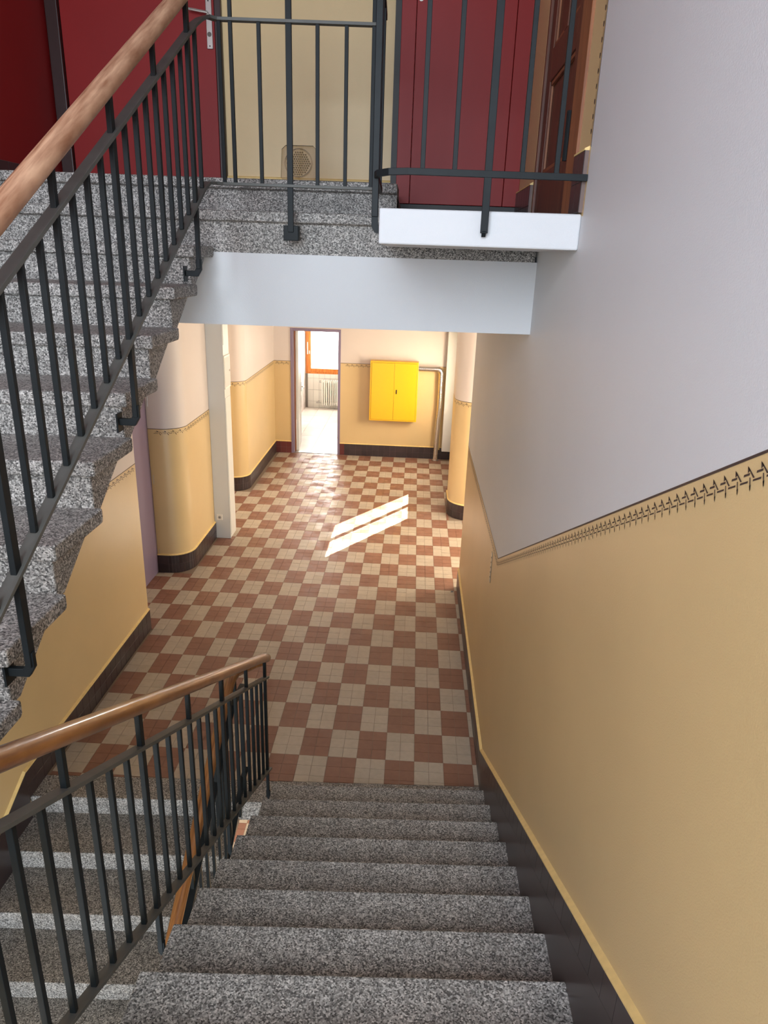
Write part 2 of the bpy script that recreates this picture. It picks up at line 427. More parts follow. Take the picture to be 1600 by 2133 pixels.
# vertical border on the landing jamb
vb = MB()
for k in range(36):
    z = 3.70 + k * .0452
    vb.add([(WR - .0012, -1.262, z), (WR - .0012, -1.262, z + .016), (WR - .0012, -1.250, z + .020), (WR - .0012, -1.250, z + .006)], [(0, 1, 2, 3)], BORD)
    vb.add([(WR - .0012, -1.268, z + .006), (WR - .0012, -1.268, z + .040), (WR - .0012, -1.265, z + .040), (WR - .0012, -1.265, z + .006)], [(0, 1, 2, 3)], BORD)
vb.box(WR - .001, WR, -1.283, -1.279, 3.66, 5.3, BORD)
vb.build('stencil_border', wall_right)

# skirting on right wall in hall
skirting('baseboard_right', 'dark tiled skirting at the foot of the right hall wall', [(WR, -.10), (WR, 2.8)])
# stepped skirting along the right flight
sk = empty('baseboard_stair', (WR, -.1, 0)); tag(sk, 'dark tiled skirting climbing beside the right stair flight', 'skirting', kind='structure')
def BT(y): return .2 + .5345 * (-.1 - y)      # top of the skirting
d = MB()
d.prism([(-.1, 0), (-.1, BT(-.1) - .1), (-4.6, BT(-4.6) - .1), (-4.6, .9), (-.6, -.1)], 0, WR - PR, WR + .002, DARKTILE)
for v in range(len(d.v)): d.v[v] = tuple(Vector(d.v[v]) - Vector(sk.location))
d.build('lower_skirting', sk)
d = MB()
d.prism([(-.1, .09), (-.1, .2), (-4.6, BT(-4.6)), (-4.6, BT(-4.6) - .11)], 0, WR - PR + .003, WR + .002, DGROUT)
for v in range(len(d.v)): d.v[v] = tuple(Vector(d.v[v]) - Vector(sk.location))
d.build('grout_bed', sk)
d = MB(); s_ = .5345
d.prism([(0, 0), (0, .098), (-.098, .098 + .098 * s_), (-.098, .098 * s_)], 0, -PR, 0, DARKTILE)
km = d.mesh('skirting_tile')
for k in range(45):
    y = -.101 - k * .1
    o = link('skirting_tile', km, sk); o.location = (0, y - sk.location.y, BT(y) - .099)
d = MB()
d.prism([(-.1, .2), (-.1, .206), (-4.6, BT(-4.6) + .006), (-4.6, BT(-4.6))], 0, WR - PR - .001, WR + .002, LEDGE)
vsl = d
d2 = MB()
a0, a1 = (-.1, .2), (-4.6, BT(-4.6))
d2.add([(WR - PR - .001, a0[0], a0[1]), (WR + .001, a0[0], a0[1]), (WR + .001, a0[0], a0[1] + .018), (WR - PR - .001, a0[0], a0[1] + .006),
        (WR - PR - .001, a1[0], a1[1]), (WR + .001, a1[0], a1[1]), (WR + .001, a1[0], a1[1] + .018), (WR - PR - .001, a1[0], a1[1] + .006)],
       [(0, 1, 2, 3), (4, 5, 6, 7), (0, 1, 5, 4), (1, 2, 6, 5), (2, 3, 7, 6), (3, 0, 4, 7)], LEDGE)
for v in range(len(d2.v)): d2.v[v] = tuple(Vector(d2.v[v]) - Vector(sk.location))
d2.build('plaster_ledge', sk)

# ------------------------------------------------------------------ left walls
wl = MB()
wl.prism([(-6.0, -3.5), (1.6, -3.5), (1.6, BZ), (-6.0, BZ)], 0, WL - .36, WL, YEL)
wl.prism([(-6.0, BZ), (1.6, BZ), (1.6, 3.5), (-6.0, 3.5)], 0, WL - .36, WL, CRM)
wl.prism([(-6.0, 3.5), (.95, 3.5), (.95, 6.6), (-6.0, 6.6)], 0, WL - .36, WL, RED)
wall_left = struct('wall_left', wl, 'yellow and cream wall below the rising stair flight on the left', 'wall')
border([(WL, 1.6, BZ), (WL, -1.5, BZ)], wall_left)
# walls are walked so that the left side of the walking direction is the room: left walls run towards -y
skirting('baseboard_left', 'dark tiled skirting at the foot of the left hall wall', [(WL, 1.6), (WL, -.56)])
skirting('baseboard_left_return', 'dark skirting tiles round the end of the left hall wall', [(WL - .2, 1.6), (WL, 1.6)])
# sloping skirting beside the descending flight
sl = empty('baseboard_left_stair', (WL, -.56, 0)); tag(sl, 'dark skirting sloping down beside the descending flight', 'skirting', kind='structure')
d = MB(); sL = .502
d.prism([(0, .2), (-3.2, .2 - 3.2 * sL), (-3.2, -.35 - 3.2 * sL), (0, -.3)], 0, 0, PR, DARKTILE); d.build('lower_skirting', sl)
d = MB(); d.add([(-.001, 0, .2), (PR + .001, 0, .2), (PR + .001, 0, .206), (-.001, 0, .216), (-.001, -3.2, .2 - 3.2 * sL), (PR + .001, -3.2, .2 - 3.2 * sL), (PR + .001, -3.2, .206 - 3.2 * sL), (-.001, -3.2, .216 - 3.2 * sL)],
      [(0, 1, 2, 3), (4, 5, 6, 7), (0, 1, 5, 4), (1, 2, 6, 5), (2, 3, 7, 6), (3, 0, 4, 7)], LEDGE); d.build('plaster_ledge', sl)

# recess wall behind the lilac door, rounded column, corridor wall
def walled(name, label, poly2d, z0, zmid, z1, lo, hi, smooth=True):
    m = MB(); n = len(poly2d)
    vs_ = []
    for z in (z0, zmid, z1): vs_ += [(p[0], p[1], z) for p in poly2d]
    lowf = [(i, (i + 1) % n, n + (i + 1) % n, n + i) for i in range(n)]
    upf = [(n + i, n + (i + 1) % n, 2 * n + (i + 1) % n, 2 * n + i) for i in range(n)]
    o = len(m.v); m.v += vs_
    for f in lowf: m.f.append(list(f)); m.m.append(m.mi(lo))
    for f in upf: m.f.append(list(f)); m.m.append(m.mi(hi))
    m.f.append(list(range(n))[::-1]); m.m.append(m.mi(lo)); m.f.append(list(range(2 * n, 3 * n))); m.m.append(m.mi(hi))
    return struct(name, m, label, 'wall', 0, smooth)
# rounded end: camera-facing face y=2.81, curving to x=-2.43
c1 = [(-3.2, 2.81), (-2.65, 2.81)] + arc(-2.65, 3.03, .22, -90, 0, 10)[1:] + [(WL, 4.08), (-3.2, 4.08)]
wcl = walled('wall_column_left', 'rounded yellow wall end between lilac door and white column', c1, 0, BZ, HC, YEL, CRM)
bp = [(-2.77, 2.81), (-2.65, 2.81)] + arc(-2.65, 3.03, .22, -90, 0, 10)[1:] + [(WL, 3.83)]
def outward(path): return path
border([(p[0], p[1], BZ) for p in bp[::-1]], wcl)
skirting('baseboard_column_left', 'dark tiles curving round the foot of the left rounded wall end', bp[::-1], size=.1)
# second rounded end further back
c2 = [(-4.6, 5.63), (-2.66, 5.63)] + arc(-2.66, 5.83, .20, -90, 0, 10)[1:] + [(-2.46, BW + .02), (-4.6, BW + .02)]
wc2 = walled('wall_left_far', 'yellow hall wall with rounded corner beyond the white column', c2, 0, BZ, HC, YEL, CRM)
bp2 = [(-4.0, 5.63), (-2.66, 5.63)] + arc(-2.66, 5.83, .20, -90, 0, 10)[1:] + [(-2.46, BW)]
border([(p[0], p[1], BZ) for p in bp2[::-1]], wc2)
skirting('baseboard_left_far', 'dark tiled skirting curving along the far left hall wall', bp2[::-1])
# recess
rc = MB(); rc.box(-3.2, -2.80, 1.5, 2.85, 0, HC, CRM); rc.box(-2.80, WL - .3, 1.2, 1.6, 0, HC, YEL)
struct('wall_recess', rc, 'wall behind the recessed lilac door', 'wall')
# left corridor shell
lc = MB(); lc.box(-4.9, -4.75, 3.9, 5.8, 0, HC, CRM); 
lc.box(-4.75, -4.6, 4.0, 4.35, 0, HC, CRM); lc.box(-4.75, -4.6, 5.35, 5.7, 0, HC, CRM); lc.box(-4.75, -4.6, 4.35, 5.35, 0, 1.1, CRM); lc.box(-4.75, -4.6, 4.35, 5.35, 2.4, HC, CRM)
lc.box(-4.6, -3.2, 3.93, 4.08, 0, HC, CRM)
struct('wall_corridor_left', lc, 'cream walls of the side corridor on the left', 'wall')

# ------------------------------------------------------------------ right column, entrance
c3 = arc(.72, 5.13, .30, 180, 270, 10) + [(2.2, 4.83), (2.2, 5.46), (.42, 5.46)]
wc3 = walled('wall_column_right', 'rounded yellow wall end with lilac top on the right', c3, 0, BZ, HC, YEL, CRM)
bp3 = [(1.4, 4.83)] + arc(.72, 5.13, .30, 270, 180, 10) + [(.42, 5.46)]
border([(p[0], p[1], BZ) for p in bp3], wc3)
skirting('baseboard_column_right', 'dark tiles curving round the foot of the right rounded wall end', bp3)
# vestibule on the right, with an opening made up for the side fill light
ve = MB()
ve.box(2.0, 2.2, 2.5, 3.1, 0, HC, CRM); ve.box(2.0, 2.2, 4.6, 4.84, 0, HC, CRM); ve.box(2.0, 2.2, 3.1, 4.6, 0, 1.05, CRM); ve.box(2.0, 2.2, 3.1, 4.6, 2.5, HC, CRM)
ve.box(WR + T, 2.0, 2.58, 2.8, 0, HC, CRM)
struct('wall_vestibule', ve, 'cream wall of the side vestibule on the right', 'wall')
# entrance wall with glazed door: two tall panes let the sun in
en = MB()
PX0, PX1 = .70, .725
ya0, ya1, yb0, yb1 = 6.05, 6.545, 6.635, 7.115
ZB, ZT = .95, 2.03
en.box(PX0, PX1 + .1, 5.46, ya0 - .14, 0, HC, CRM); en.box(PX0, PX1 + .1, yb1 + .14, BW, 0, HC, CRM); en.box(PX0, PX1 + .1, ya0 - .14, yb1 + .14, 2.2, HC, CRM)
struct('wall_entrance', en, 'cream wall round the glazed entrance door', 'wall')
dr = MB()
dr.box(PX0 + .005, PX1, ya0 - .14, yb1 + .14, 0, ZB, PILW); dr.box(PX0 + .005, PX1, ya0 - .14, yb1 + .14, ZT, 2.2, PILW)
dr.box(PX0 + .005, PX1, ya0 - .14, ya0, ZB, ZT, PILW); dr.box(PX0 + .005, PX1, ya1, yb0, ZB, ZT, PILW); dr.box(PX0 + .005, PX1, yb1, yb1 + .14, ZB, ZT, PILW)
d5 = struct('door_5', dr, 'white entrance door with two tall glass panes', 'door')
for a, b_ in ((ya0, ya1), (yb0, yb1)): boxo('pane', d5, PX0 + .012, PX0 + .016, a, b_, ZB, ZT, PANE)

# ------------------------------------------------------------------ hall back wall with bathroom door opening
FX0, FX1 = -2.18, -1.345           # outer edge of door frame
bwm = MB()
def bwp(x0, x1, z0, z1, m): bwm.box(x0, x1, BW, BW + .13, z0, z1, m)
bwp(-2.8, FX0, 0, BZ, YEL); bwp(-2.8, FX0, BZ, HC, CRM); bwp(FX0, FX1, 2.11, HC, CRM); bwp(FX1, .9, 0, BZ, YEL); bwp(FX1, .9, BZ, HC, CRM)
wall_back = struct('wall_back', bwm, 'yellow and cream end wall of the hall', 'wall')
border([(.40, BW, BZ), (FX1, BW, BZ)], wall_back)
border([(FX0, BW, BZ), (-2.46, BW, BZ)], wall_back)
skirting('baseboard_back', 'dark tiled skirting under the yellow meter cabinet', [(.70, BW), (FX1 + .08, BW)])
skirting('baseboard_back_door', 'reddish skirting tiles right of the bathroom door', [(FX1 + .08, BW), (FX1, BW)], mt=REDTILE)
skirting('baseboard_back_left', 'reddish skirting tiles left of the bathroom door', [(FX0, BW), (-2.46, BW)], mt=REDTILE)
# door 1 frame
d1 = empty('door_1', (FX0, BW, 0)); tag(d1, 'open bathroom door with lilac steel frame at the end of the hall', 'door', kind='structure')
f = MB(); X0, Y0 = 0, 0; W1 = FX1 - FX0
f.box(0, .042, -.012, .14, 0, 2.11, LIL); f.box(W1 - .042, W1, -.012, .14, 0, 2.11, LIL); f.box(.042, W1 - .042, -.012, .14, 2.065, 2.11, LIL); f.build('frame', d1, .003)
f = MB(); f.box(.042, W1 - .042, .02, .10, 0, .006, STEEL); f.build('threshold', d1)
f = MB(); f.box(.042, .062, .10, .135, 0, 2.06, WOODL); f.build('rebate', d1)
lf = MB(); A = math.radians(98)
lf.box(0, .04, 0, .66, .01, 2.055, PILW)
leaf = lf.build('leaf', d1, .002); leaf.location = (.066, .14, 0); leaf.rotation_euler = (0, 0, math.radians(5))
h = MB(); h.tube([(.04, .60, 1.02), (.085, .60, 1.02), (.085, .50, 1.02)], .009, STEEL, 8); h.box(.04, .046, .58, .62, .94, 1.10, STEEL); h.build('handle', leaf)
h = MB(); h.box(.04, .043, .30, .36, 1.62, 1.78, mat('sign_grey', (170, 176, 182), .5)); h.build('sign_plate', leaf)

# ------------------------------------------------------------------ bathroom
BY = 11.67
ba = MB()
ba.box(-2.85, -2.52, BW + .13, BY + .3, 0, 2.7, CRM); ba.box(-.75, -.55, BW + .13, BY + .3, 0, 2.7, CRM)
ba.box(-2.52, -.75, BY, BY + .22, 0, .76, DUST); ba.box(-2.52, -.75, BY, BY + .22, 2.3, 2.7, CRM)
ba.box(-2.54, -2.51, BY, BY + .22, .76, 2.3, CRM); ba.box(-1.0, -.75, BY, BY + .22, .76, 2.3, CRM)
struct('wall_bathroom', ba, 'white bathroom walls seen through the open door', 'wall')
bt = tag(empty('wall_bathroom_tiling', (-2.52, BY, 0)), 'white wall tiles below the bathroom window', 'tiles', kind='structure')
q = MB(); q.box(0, .122, -.007, 0, 0, .252, BTILE); qm = q.mesh('wall_tile', .0015, seg=1)
for i in range(14):
    for j in range(4):
        o = link('wall_tile', qm, bt); o.location = (.055 + (i - .0) * .125 - .0, 0, -.1065 + j * .256 + (0 if j else .0))
        if j == 3: o.scale = (1, 1, .385)
        if j == 0: o.scale = (1, 1, .57); o.location.z = .003
bf = MB(); bf.box(-2.6, -.7, BW + .05, BY + .1, -.16, -.006, DUST)
bfl = struct('floor_bathroom', bf, 'pale grey tiled bathroom floor', 'floor')
q = MB(); q.box(0, .343, 0, .58, -.006, 0, BFLOOR); qm = q.mesh('floor_tile', .001, seg=1)
for i in range(6):
    for j in range(7):
        o = link('floor_tile', qm, bfl); o.location = (-2.56 + i * .348, BW + .095 + j * .587 - (.0 if i % 2 else 0), 0)
bc = MB(); bc.box(-2.9, -.5, BW + .13, BY + .4, 2.7, 2.9, CRM); struct('ceiling_bathroom', bc, 'white bathroom ceiling', 'ceiling')
bd = MB(); bd.box(-2.52, -2.495, 10.4, 10.6, 0, 2.7, PILW); bd.box(-2.52, -2.46, 10.6, 10.67, 0, 2.7, PILW); struct('trim_1', bd, 'white boxed pipe casing on the bathroom wall', 'pipe casing', .003)
# window
w1 = empty('window_1', (-2.51, BY, .76)); tag(w1, 'frosted bathroom window in an orange wooden frame', 'window', kind='structure')
f = MB(); WW = 1.5
f.box(0, .06, -.01, .10, 0, 1.54, PINE); f.box(WW - .06, WW, -.01, .10, 0, 1.54, PINE); f.box(.06, WW - .06, -.01, .10, 0, .05, PINE); f.box(.06, WW - .06, -.01, .10, 1.49, 1.54, PINE); f.build('frame', w1, .004)
f = MB()
f.box(.05, .12, -.03, .05, .04, 1.5, PINE); f.box(WW - .12, WW - .05, -.03, .05, .04, 1.5, PINE); f.box(.12, WW - .12, -.03, .05, .04, .115, PINE); f.box(.12, WW - .12, -.03, .05, 1.43, 1.5, PINE); sash = f.build('sash', w1, .006)
boxo('pane', sash, .12, WW - .12, .005, .011, .115, 1.43, FROST)
boxo('hinge', w1, .035, .055, -.045, -.01, .42, .68, PLAST, .004)
boxo('catch', sash, .075, .10, -.04, -.03, .43, .50, STEEL, .002)
# radiator
ra = empty('radiator', (-2.14, BY - .05, .08)); tag(ra, 'white ribbed radiator under the bathroom window', 'radiator')
q = MB(); q.box(0, .030, -.075, 0, 0, .56, RADW); qm = q.mesh('rib', .012, seg=3)
for i in range(14):
    o = link('rib', qm, ra); o.location = (i * .0465, 0, 0)
for z in (.05, .51):
    q = MB(); q.tube([(-.01, -.037, z), (.66, -.037, z)], .016, RADW, 8); q.build('header_pipe', ra)
q = MB(); q.tube([(0, -.037, .05), (-.12, -.037, .05), (-.12, .043, .05)], .011, STEEL, 8); q.tube([(-.07, -.037, .05), (-.07, -.037, .10)], .014, STEEL, 8); q.build('valve', ra)
q = MB(); q.tube([(0, -.037, .51), (-.05, -.037, .51), (-.05, .043, .53)], .011, STEEL, 8); q.build('pipe_bend', ra)
for x in (.10, .50):
    q = MB(); q.box(x, x + .02, -.02, .042, .45, .47, STEEL); q.build('bracket', ra)

# ------------------------------------------------------------------ yellow cabinet
cb = empty('meter_cabinet', (-.84, BW, .665)); tag(cb, 'bright yellow two-door metal cabinet on the end wall', 'cabinet')
CW, CH, CD = .79, .985, .17
f = MB(); f.box(0, CW, -CD, 0, 0, CH, CAB); f.build('body', cb, .004)
f = MB(); f.box(.022, CW - .022, -CD - .001, -CD, .022, CH - .022, CABD); f.build('door_gap', cb)
f = MB(); f.box(.026, .397, -CD - .006, -CD - .001, .026, CH - .026, CAB); f.build('door', cb, .0015)
f = MB(); f.box(.401, CW - .026, -CD - .006, -CD - .001, .026, CH - .026, CAB); drr = f.build('door', cb, .0015)
f = MB(); f.box(.432, .450, -CD - .009, -CD - .006, .46, .53, HOLE); f.build('lock', drr, .004)
# foil pipe
pp = empty('foil_pipe', (.30, 7.70, 0)); tag(pp, 'pipe wrapped in shiny foil bending from yellow cabinet to floor', 'pipe')
f = MB(); pth = [(-.348, .02, 1.545), (-.04, .02, 1.545)] + [(-.04 + .07 * math.sin(t), .02, 1.475 + .07 * math.cos(t)) for t in (0.4, .8, 1.2, 1.57)] + [(.03, .02, 1.2), (.034, .02, .95), (.02, .02, .7), (.012, .02, .4), (.006, .02, 0)]
f.tube(pth, .044, FOIL, 14, up=(0, 1, 0)); f.build('foil_sleeve', pp, 0, True)
f = MB(); f.tube([(.006, .02, 0), (.006, .02, .012)], .06, STEEL, 16, up=(0, 1, 0)); f.build('floor_collar', pp)
tp = MB(); tp.box(.405, .56, BW - .14, BW - .002, .17, HC, PILW); struct('trim_2', tp, 'white boxed riser in the far right corner of the hall', 'pipe casing', .004)
gp = MB(); gp.tube([(.36, BW - .03, .17), (.36, BW - .03, 1.5)], .012, LEDGE, 8, up=(0, 1, 0)); tag(gp.build('thin_pipe'), 'thin yellow painted pipe beside the foil wrapped pipe', 'pipe')

# ------------------------------------------------------------------ white service column (left)
sc = empty('service_column', (-2.43, 3.83, 0)); tag(sc, 'white boxed service column with access panels beside the rounded wall', 'column')
f = MB(); f.box(0, .185, 0, .27, 0, HC, PILW); f.build('casing', sc, .004)
f = MB(); f.box(.185, .189, .0, .006, 0, HC, PILW); f.build('corner_bead', sc)
for (za, zb_) in ((2.29, 2.68), (.04, 1.70)):
    f = MB(); f.box(.185, .190, .03, .25, za, zb_, PILW); f.build('access_panel', sc, .001)
f = MB(); f.box(.185, .196, .02, .26, 1.80, 2.17, PLAST); f.box(.196, .199, .04, .24, 1.82, 2.15, CRM); ap = f.build('access_door', sc, .002); ap['label'] = 'framed cream access door'
f = MB(); f.tube([(.199, .215, 1.99), (.205, .215, 1.99)], .012, STEEL, 10, up=(0, 1, 0)); f.build('screw', ap)
so = empty('wall_socket', (-2.366, 3.83, .27)); tag(so, 'small white power socket low on the white column', 'socket')
f = MB(); f.box(-.035, .035, -.011, 0, -.035, .035, PLAST); f.build('cover', so, .003)
f = MB(); f.tube([(0, -.0125, 0), (0, -.011, 0)], .02, mat('plastic_grey', (170, 165, 155), .5), 14, up=(0, 0, 1)); f.build('insert', so)
f = MB(); f.box(-.006, .006, -.0135, -.0125, -.004, .004, HOLE); f.build('contact_hole', so)

# ------------------------------------------------------------------ lilac door
d2_ = empty('door_2', (-2.80, 1.85, 0)); tag(d2_, 'closed lilac door in the recess on the left', 'door', kind='structure')
f = MB(); f.box(0, .035, .08, .965, .005, 2.05, LIL); f.build('leaf', d2_, .003)
f = MB(); f.box(0, .05, .97, 1.0, 0, 2.1, mat('paint_plum', (98, 52, 70), .35)); f.box(0, .05, 0, .075, 0, 2.1, LIL); f.box(0, .05, .075, .97, 2.055, 2.1, LIL); f.build('frame', d2_, .003)
for z in (.22, 1.04, 1.85):
    f = MB(); f.tube([(.055, .968, z - .05), (.055, .968, z + .05)], .009, STEEL, 8, up=(0, 1, 0)); f.build('hinge', d2_)

# ------------------------------------------------------------------ ceilings, beam, upper floor
cl = MB(); cl.box(-5.0, WR + T, E(0) + .28, BW + .13, HC, 3.30, WHT); cl.box(WR + T, 2.25, 2.55, 5.46, HC, 3.30, WHT); cl.box(WR + T, PX1 + .1, 5.46, BW + .13, HC, 3.30, WHT); struct('ceiling', cl, 'white hall ceiling', 'ceiling')
bm_ = MB(); bm_.box(WL, WR, E(0) + .055, E(0) + .33, 2.935, 3.275, WHT, SH, 0); struct('trim_3', bm_, 'white beam spanning the hall opening below the upper landing', 'beam')
U0, U1 = 3.625, 3.462
def UY(j, x=-1.12): return -.454 - (j - 1) * .295 + SH * (x + 1.12)
y1 = UY(1, 0)
uf = MB()
uf.prism([(WL, UY(0, WL) + .06), (-.253, UY(0, -.253) + .06), (-.253, 1.0), (WL, 1.0)], 2, 3.30, U0 - .06, LINO)
uf.prism([(WL, UY(0, WL) + .15), (-.27, UY(0, -.253) + .15), (-.27, 1.0), (WL, 1.0)], 2, U0 - .06, U0 - .002, LINO)
uf.prism([(-.253, UY(1, -.253) + .06), (WR, UY(1, WR) + .06), (WR, 1.0), (-.253, 1.0)], 2, 3.30, U1 - .012, LINO)
floor_up = struct('floor_landing_upper', uf, 'upper landing floor above the hall opening', 'floor')
st = MB()
st.prism([(0, 0), (0, -.045), (.03, -.05), (.03, -.192), (.40, -.192), (.40, 0)], 0, WL, WR - .01, GRA, SH, -1.12)
for i in range(len(st.v)): st.v[i] = (st.v[i][0], st.v[i][1] + UY(1), st.v[i][2] + U1)
o = st.build('edge_stone', floor_up, .006); o['label'] = 'long grey granite edge stone of the upper landing'
st = MB()
st.prism([(0, 0), (0, -.045), (.03, -.05), (.03, -.163), (.3, -.163), (.3, 0)], 0, WL, -.253, GRA, SH, -1.12)
for i in range(len(st.v)): st.v[i] = (st.v[i][0], st.v[i][1] + UY(0), st.v[i][2] + U0)
o = st.build('top_step', floor_up, .006); o['label'] = 'top granite step across the upper landing'
sb = MB(); sb.box(-.279, WR, -1.261, UY(1, 0) + .02, 3.325, 3.447, WHT); struct('trim_4', sb, 'white concrete platform projecting from the upper landing', 'platform', .006)
# upper back wall with red door and cupboard
UB = .90
ub = MB()
ub.box(WL - .1, -1.34, UB + .02, UB + .2, 3.3, 6.6, RED); ub.box(-1.375, -.27, UB, UB + .2, 3.3, 6.6, YEL); ub.box(-.27, WR, UB, UB + .2, 3.3, 6.6, WHT)
struct('wall_landing_upper', ub, 'yellow wall panel between the red doors on the upper landing', 'wall')
skirting('baseboard_landing_upper', 'dark skirting tiles under the yellow wall on the upper landing', [(-.30, UB), (-1.37, UB)], z0=U0 - .01, rows=1, size=.1)
skirting('baseboard_red_wall', 'dark skirting tiles under the red side wall', [(WL, .80), (WL, -.1)], z0=U0 - .02, rows=1, ledge=False)
d3 = empty('door_3', (-2.42, UB, U0 - .01)); tag(d3, 'dark red landing door with silver lever handle', 'door', kind='structure')
f = MB(); f.box(0, .075, -.05, .02, 0, 2.2, BROWNP); f.box(1.012, 1.052, -.03, .02, 0, 2.2, BROWNP); f.box(.075, 1.012, -.03, .02, 2.12, 2.2, BROWNP); f.build('frame', d3, .004)
f = MB(); f.box(.078, 1.010, -.022, .018, .004, 2.118, RED); leaf3 = f.build('leaf', d3, .003)
f = MB(); f.box(.962, .998, -.030, -.022, .80, 1.06, STEEL); pl = f.build('handle_plate', leaf3, .003)
f = MB(); f.tube([(.98, -.03, .975), (.98, -.075, .975), (.87, -.08, .99)], .008, STEEL, 8); f.build('lever', pl)
f = MB(); f.tube([(.98, -.032, .875), (.98, -.029, .875)], .013, mat('steel_dark', (90, 86, 80), .4, metal=.8), 12); f.build('keyhole', pl)
for z in (.815, 1.045):
    f = MB(); f.tube([(.98, -.0312, z), (.98, -.0295, z)], .004, HOLE, 8); f.build('screw', pl)
# red cupboard front
d4 = empty('door_4', (-.285, .61, U1)); tag(d4, 'dark red panelled cupboard front behind the short railing', 'door', kind='structure')
f = MB(); f.box(0, .73, 0, .03, 0, .115, BLK); f.build('plinth', d4)
f = MB(); f.box(-.035, .0, .0, .29, .16, 3.0, BLK); f.build('side_post', d4)
for (a, b_) in ((.0, .081), (.084, .635), (.638, .73)):
    f = MB(); f.box(a, b_, -.012, .02, .118, 2.6, RED); f.build('panel', d4, .002)
f = MB(); f.tube([(.105, -.016, 1.155), (.105, -.012, 1.155)], .014, STEEL, 12); f.build('knob', d4)

# landing right wall: skirting, wooden door
skirting('baseboard_landing_right', 'dark skirting tiles beside the wooden door on the upper landing', [(WR, DY1 + .0), (WR, .61)], z0=3.452)
skirting('baseboard_landing_jamb', 'dark skirting tiles at the white wall edge beside the wooden door', [(WR, -1.262), (WR, DY0)], z0=3.452)
d6 = empty('door_6', (WR, DY0, DZ0)); tag(d6, 'brown panelled wooden door on the upper landing beside the white wall', 'door', kind='structure')
f = MB(); f.box(-.012, .10, 0, .17, 0, 2.05, WOODL); f.build('casing', d6, .004)
f = MB(); f.box(.0, .10, .17, .252, 0, 2.05, WOODD); f.box(.0, .10, 1.075, 1.11, 0, 2.05, WOODD); f.box(.0, .1, .252, 1.075, 2.0, 2.05, WOODD); f.build('frame', d6, .003)
L0, L1 = .258, 1.072
f = MB()
f.box(.012, .05, L0, L0 + .11, .004, 1.995, WOODD); f.box(.012, .05, L1 - .11, L1, .004, 1.995, WOODD)
for (za, zb_) in ((.004, .24), (.64, .78), (1.85, 1.995)): f.box(.012, .05, L0 + .11, L1 - .11, za, zb_, WOODD)
f.box(.012, .05, (L0 + L1) / 2 - .04, (L0 + L1) / 2 + .04, .78, 1.85, WOODD)
lf6 = f.build('leaf', d6, .004)
def panel(a, b_, za, zb_):
    f = MB(); f.box(.030, .045, a, b_, za, zb_, WOODD)
    for (p0, p1, q0, q1) in ((a, a + .02, za, zb_), (b_ - .02, b_, za, zb_), (a, b_, za, za + .02), (a, b_, zb_ - .02, zb_)): f.box(.018, .031, p0, p1, q0, q1, WOODL)
    f.build('panel', lf6, .003)
panel(L0 + .11, L1 - .11, .24, .64); panel(L0 + .11, (L0 + L1) / 2 - .04, .78, 1.85); panel((L0 + L1) / 2 + .04, L1 - .11, .78, 1.85)
f = MB(); f.tube([(-.004, .255, .22), (-.004, .255, .40)], .011, IRON, 10, up=(0, 1, 0)); f.build('hinge', d6)
f = MB(); f.tube([(-.004, .255, 1.55), (-.004, .255, 1.73)], .011, IRON, 10, up=(0, 1, 0)); f.build('hinge', d6)
boxo('back_board', d6, .10, .12, 0, 1.11, 0, 2.05, BROWNP)

# stairwell shell behind and above the camera
sw = MB()
sw.box(WL - .36, WR + T, -6.0, -5.85, -3.5, -.75, WHT); sw.box(WL - .36, WR + T, -6.0, -5.85, 1.05, 2.9, WHT); sw.box(WL - .36, -2.2, -6.0, -5.85, -.75, 1.05, WHT); sw.box(.3, WR + T, -6.0, -5.85, -.75, 1.05, WHT); sw.box(WL - .36, WR + T, -6.0, -5.85, 5.4, 6.6, WHT)
sw.box(WL - .36, -2.2, -6.0, -5.85, 2.9, 5.4, WHT); sw.box(.3, WR + T, -6.0, -5.85, 2.9, 5.4, WHT)
struct('wall_stair_end', sw, 'white stairwell wall with the large window behind the landing', 'wall')
w2 = empty('window_2', (-2.2, -5.85, 2.9)); tag(w2, 'large wooden stairwell window lighting the stairs', 'window', kind='structure')
f = MB()
for (a, b_, c_, e_) in ((0, .06, 0, 2.5), (2.44, 2.5, 0, 2.5), (.06, 2.44, 0, .06), (.06, 2.44, 2.44, 2.5), (1.22, 1.28, .06, 2.44)): f.box(a, b_, -.02, .05, c_, e_, PINE)
f.build('frame', w2, .004)
w3 = empty('window_3', (-2.2, -5.85, -.75)); tag(w3, 'wide wooden window at the lower half landing', 'window', kind='structure')
f = MB()
for (a, b_, c_, e_) in ((0, .06, 0, 1.8), (2.44, 2.5, 0, 1.8), (.06, 2.44, 0, .06), (.06, 2.44, 1.74, 1.8), (1.22, 1.28, .06, 1.74)): f.box(a, b_, -.02, .05, c_, e_, PINE)
f.build('frame', w3, .004)
ct = MB(); ct.box(WL - .36, WR + T, -6.0, 1.1, 6.6, 6.75, WHT); struct('ceiling_stairwell', ct, 'white ceiling high above the stairs', 'ceiling')

